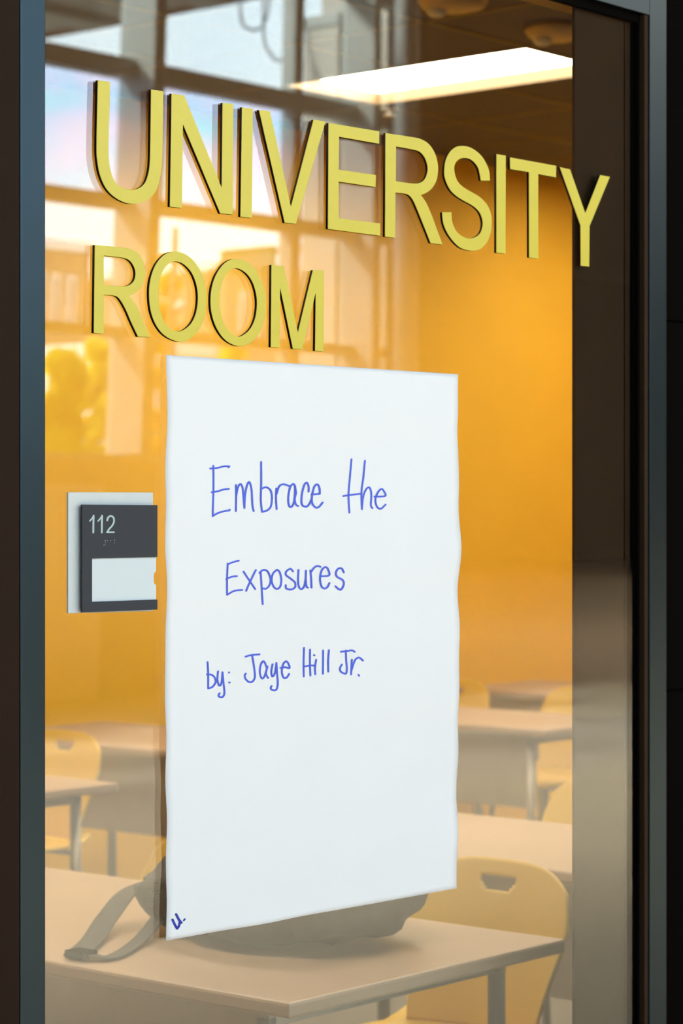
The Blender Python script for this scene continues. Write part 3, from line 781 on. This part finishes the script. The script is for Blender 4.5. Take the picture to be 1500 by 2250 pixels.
for za, zb in TR: f2('transom', LX0, XE, LY - .06, LY + .10, za, zb)
edges = sorted([(a, b) for a, b, _ in muls])
xs = [LX0] + [v for a, b in edges for v in (a, b)] + [XE]
zb_ = [(SILL, 3.03), (3.12, 4.10), (4.22, 5.20), (5.36, 6.35), (6.47, 7.55), (7.67, WT)]
for i in range(0, len(xs), 2):
    for q, (za, zb) in enumerate(zb_):
        f2('window_pane', xs[i], xs[i + 1], LY - .012, LY - .004, za, zb, m=M['panefilm'] if q == 2 and xs[i] < XM2a else M['pane'], bev=0)
# round column in the lobby
cx_ = rfl(893, 1126, 13.6)
bm = bmesh.new(); lathe(bm, [(.115, 0), (.115, LZ)], (0, 0, 0), 32)
cl = finish('pillar', bm, M['mull'], None, True); cl.location = (cx_.x, cx_.y, 0); struct(cl)

# stone piers outside
YS = 14.5
def pier(xw, yv0, yv1, w_, top, label):
    t = thing('stone_pier', (xw + w_ / 2, YR((yv0 + yv1) / 2), 0), label, 'pier')
    h = (yv1 - yv0) / 2
    bm = bmesh.new(); box(bm, -w_ / 2, w_ / 2, -h, h, 0, top - .12, .01); finish('pier_shaft', bm, M['stone'], t)
    bm = bmesh.new(); box(bm, -w_ / 2 - .01, w_ / 2 + .01, -h - .01, h + .01, top - .12, top, .01); finish('pier_cap', bm, M['mull'], t)
pier(XM3a, 14.62, 15.06, .16, 6.25, 'speckled concrete pier seen through the window between two mullions')
pier(XE + .01, 14.62, 15.5, .4, 7.2, 'pale concrete pier at the right end of the reflected windows')
# canopy outside
cn = thing('entrance_canopy', (22, YR(27), 9.0), 'grey-green canopy roof with brown edge above the street outside', 'canopy')
bm = bmesh.new(); box(bm, -6, 3.62, -13, 6.3, .02, .30); finish('canopy_slab', bm, M['soffit'], cn)
bm = bmesh.new(); box(bm, 3.62, 3.72, -13, 6.3, -.02, .34); finish('fascia', bm, M['fascia'], cn)
bm = bmesh.new(); box(bm, 3.50, 3.60, -13, 6.3, -.01, .02); finish('drip_edge', bm, M['pole'], cn)
for i in range(8):
    bm = bmesh.new(); box(bm, -6, 3.4, -12 + 2.5 * i - .3, -12 + 2.5 * i + .3, -.12, .02); finish('soffit_rib', bm, M['fascia'] if 0 else M['soffit'], cn)
# posts of the canopy stand beyond the picture
for yy in (-11, 5.0):
    bm = bmesh.new(); tube(bm, [(-4.5, yy, -9.0), (-4.5, yy, .05)], .16, 16); finish('canopy_post', bm, M['fascia'], cn, True)

# hanging cable loops outside the window
YC = 15.1
cb = thing('hanging_cable', rfl(600, 60, YC), 'thin grey cable hanging in two loops outside the upper window', 'cable')
base = Vector(cb.location)
def trace3(pts): return [rfl(p.x, p.y, YC) - base for p in smooth_path(pts, 5)]
bm = bmesh.new(); tube(bm, trace3([(513, -40), (514, 20), (520, 52), (543, 66), (566, 55), (577, 20), (579, -40)]), .013, 8); finish('cable_loop', bm, M['cable'], cb, True)
bm = bmesh.new(); tube(bm, trace3([(566, -40), (567, 50), (573, 100), (600, 132), (628, 120), (643, 85), (648, 20), (650, -40)]), .013, 8); finish('cable_loop', bm, M['cable'], cb, True)
bm = bmesh.new()
for y_ in (119, 147):
    bmesh.ops.create_uvsphere(bm, u_segments=12, v_segments=8, radius=.035, matrix=Matrix.Translation(rfl(637, y_, YC) - base))
tube(bm, [rfl(637, 100, YC) - base, rfl(637, 165, YC) - base], .012)
finish('insulator', bm, M['white'], cb, True)

# ground, buildings, trees, sign, lamp
struct(boxo('ground', -60, 160, -160, LY - .1, -.12, -.02, M['ground']))
def building(x0, x1, ytop_px, xref, Yv, depth, m, label, rows, cols, zlo=2.5):
    X0, X1 = gx(x0) * Yv, gx(x1) * Yv
    H = rfl(xref, ytop_px, Yv).z
    c = Vector(((X0 + X1) / 2, YR(Yv), 0)); hx = (X1 - X0) / 2
    t = thing('building', c, label, 'building', None)
    bm = bmesh.new(); box(bm, -hx, hx, -depth, 0, 0, H); finish('building_wall', bm, m, t)
    bm = bmesh.new(); box(bm, -hx - .1, hx + .1, -depth - .1, .12, H, H + .35); finish('parapet', bm, M['whitebld'], t)
    fh = (H - 1.0) / rows; fw_ = (2 * hx - 1) / cols
    for i in range(rows):
        for j in range(cols):
            zc = .8 + fh * (i + .5); xc = -hx + .5 + fw_ * (j + .5)
            bm = bmesh.new(); ww, hh = fw_ * .28, fh * .30
            box(bm, xc - ww, xc + ww, 0, .10, zc - hh, zc + hh); f = finish('window', bm, M['whitebld'], t)
            bm = bmesh.new(); box(bm, xc - ww + .12, xc + ww - .12, .08, .13, zc - hh + .12, zc + hh - .12); finish('pane', bm, M['winglass'], f)
    return t
building(-60, 196, 552, 150, 62, 12, M['brick'], 'tan brick building across the street at the far left of the reflection', 3, 6)
building(500, 700, 602, 600, 66, 12, M['brick'], 'tan brick building reflected behind the second O and M', 3, 5)
building(300, 470, 775, 340, 55, 5.5, M['whitebld'], 'low white building reflected left of the paper top corner', 2, 5)

# block added out of view to soften the sun patch on the lobby floor
tb = thing('building', (8, YR(29.5), 0), 'added unseen sun blocker for the lobby floor, shaped as a tall pale office block', 'building')
bm = bmesh.new(); box(bm, -4.5, 4.5, -10, 0, 0, 17.2); finish('building_wall', bm, M['whitebld'], tb)
bm = bmesh.new(); box(bm, -4.6, 4.6, -10.1, .1, 17.2, 17.5); finish('parapet', bm, M['brick'], tb)
for i in range(5):
    for j in range(3):
        bm = bmesh.new(); box(bm, -3.8 + 3.1 * j, -2.4 + 3.1 * j, 0, .06, 1.2 + 3.3 * i, 2.9 + 3.3 * i); f = finish('window', bm, M['brick'], tb)
        bm = bmesh.new(); box(bm, -3.7 + 3.1 * j, -2.5 + 3.1 * j, .05, .08, 1.3 + 3.3 * i, 2.8 + 3.3 * i); finish('pane', bm, M['winglass'], f)

def tree(xp, ytop, Yv, rpx, leafm, label, seed, nleaf=1500, flat=.8):
    random.seed(seed)
    p = rfl(xp, ytop, Yv); R = rpx / FPX * Yv * gz(xp); H = p.z
    t = thing('street_tree', (p.x, p.y, 0), label, 'tree', 'trees in the street')
    bm = bmesh.new(); tube(bm, [(0, 0, 0), (.03, .02, H * .4), (0, 0, H * .8)], [.14, .10, .04], 10); finish('trunk', bm, M['bark'], t, True)
    bm = bmesh.new(); blobs = []
    for i in range(14):
        a = random.uniform(0, 6.28); r = R * .6 * math.sqrt(random.random())
        zz = random.uniform(H * .35, H * .88)
        blobs.append((r * math.cos(a), r * math.sin(a), zz, R * random.uniform(.30, .5)))
    blobs.append((0, 0, H - R * .45, R * .42))
    for i in range(nleaf):
        bx, by, bz, br = random.choice(blobs)
        d = Vector((random.gauss(0, 1), random.gauss(0, 1), random.gauss(0, 1))).normalized() * br * random.uniform(.55, 1.0)
        c = Vector((bx, by, bz)) + d
        c.z = min(c.z, H)
        sz = random.uniform(.13, .24)
        m3 = Matrix.Rotation(random.uniform(0, 6.28), 3, Vector((random.gauss(0, 1), random.gauss(0, 1), random.gauss(0, 1))).normalized())
        q = [m3 @ Vector(v) * sz for v in ((-1, 0, 0), (0, -.55, .15), (1, 0, 0), (0, .55, .15))]
        bm.faces.new([bm.verts.new(c + v) for v in q])
    o = finish('foliage', bm, leafm, t); o['kind'] = 'stuff'
    return t
tree(150, 762, 32, 95, M['leaf'], 'yellow-green leafy tree reflected at the left above the room sign', 3, 2600)
tree(222, 745, 36, 60, M['leaf'], 'taller yellow-green tree beside the pale mullion above the room sign', 5, 1700)
tree(372, 600, 40, 55, M['leaf2'], 'amber tree reflected inside the first O of ROOM', 7, 1800)
tree(520, 745, 38, 60, M['leaf'], 'yellow-green treetop just above the top edge of the paper', 9, 1500)
lp0 = rfl(383, 500, 30)
lmp = thing('street_lamp', (lp0.x, lp0.y, 0), 'street lamp with a round globe reflected inside the first O', 'street lamp')
bm = bmesh.new(); tube(bm, [(0, 0, 0), (0, 0, lp0.z * .55), (0, 0, lp0.z)], [.11, .085, .05], 12); finish('pole', bm, M['pole'], lmp, True)
gl_ = rfl(386, 674, 30)
bm = bmesh.new(); bmesh.ops.create_uvsphere(bm, u_segments=20, v_segments=12, radius=.10, matrix=Matrix.Translation((gl_.x - lp0.x, .16, gl_.z))); finish('globe', bm, M['whitebld'], lmp, True)
bm = bmesh.new(); tube(bm, [(0, 0, gl_.z - .14), (gl_.x - lp0.x, .16, gl_.z - .12)], .02); finish('lamp_arm', bm, M['pole'], lmp)
# green street sign on a mast arm
XS = 24.5
ya, yb = XS / gx(485), XS / gx(605)
zc = EYE + (1125 - 573) / FPX * (22.4 * gz(545)); hh = 30 / FPX * (22.4 * gz(545))
sg = thing('street_sign', (XS, YR((ya + yb) / 2), 0), 'green street name sign on a mast arm, reflected above the second O', 'sign')
half = abs(ya - yb) / 2
bm = bmesh.new(); box(bm, -.01, .01, -half, half, zc - hh, zc + hh, .004); finish('sign_panel', bm, M['green'], sg)
bm = bmesh.new()
for i in range(9):
    yy = -half * .8 + half * 1.6 * i / 8
    box(bm, -.016, -.010, yy - .022, yy + .022, zc - hh * .55, zc + hh * .5)
finish('sign_lettering', bm, M['whitebld'], sg)
bm = bmesh.new(); tube(bm, [(.06, -half, zc + hh * .6), (.06, half + 1.4, zc + hh * .6)], .035, 10); finish('mast_arm', bm, M['metal'], sg, True)
bm = bmesh.new(); tube(bm, [(.06, half + 1.4, 0), (.06, half + 1.4, zc + .6)], .09, 12); finish('mast_pole', bm, M['metal'], sg, True)
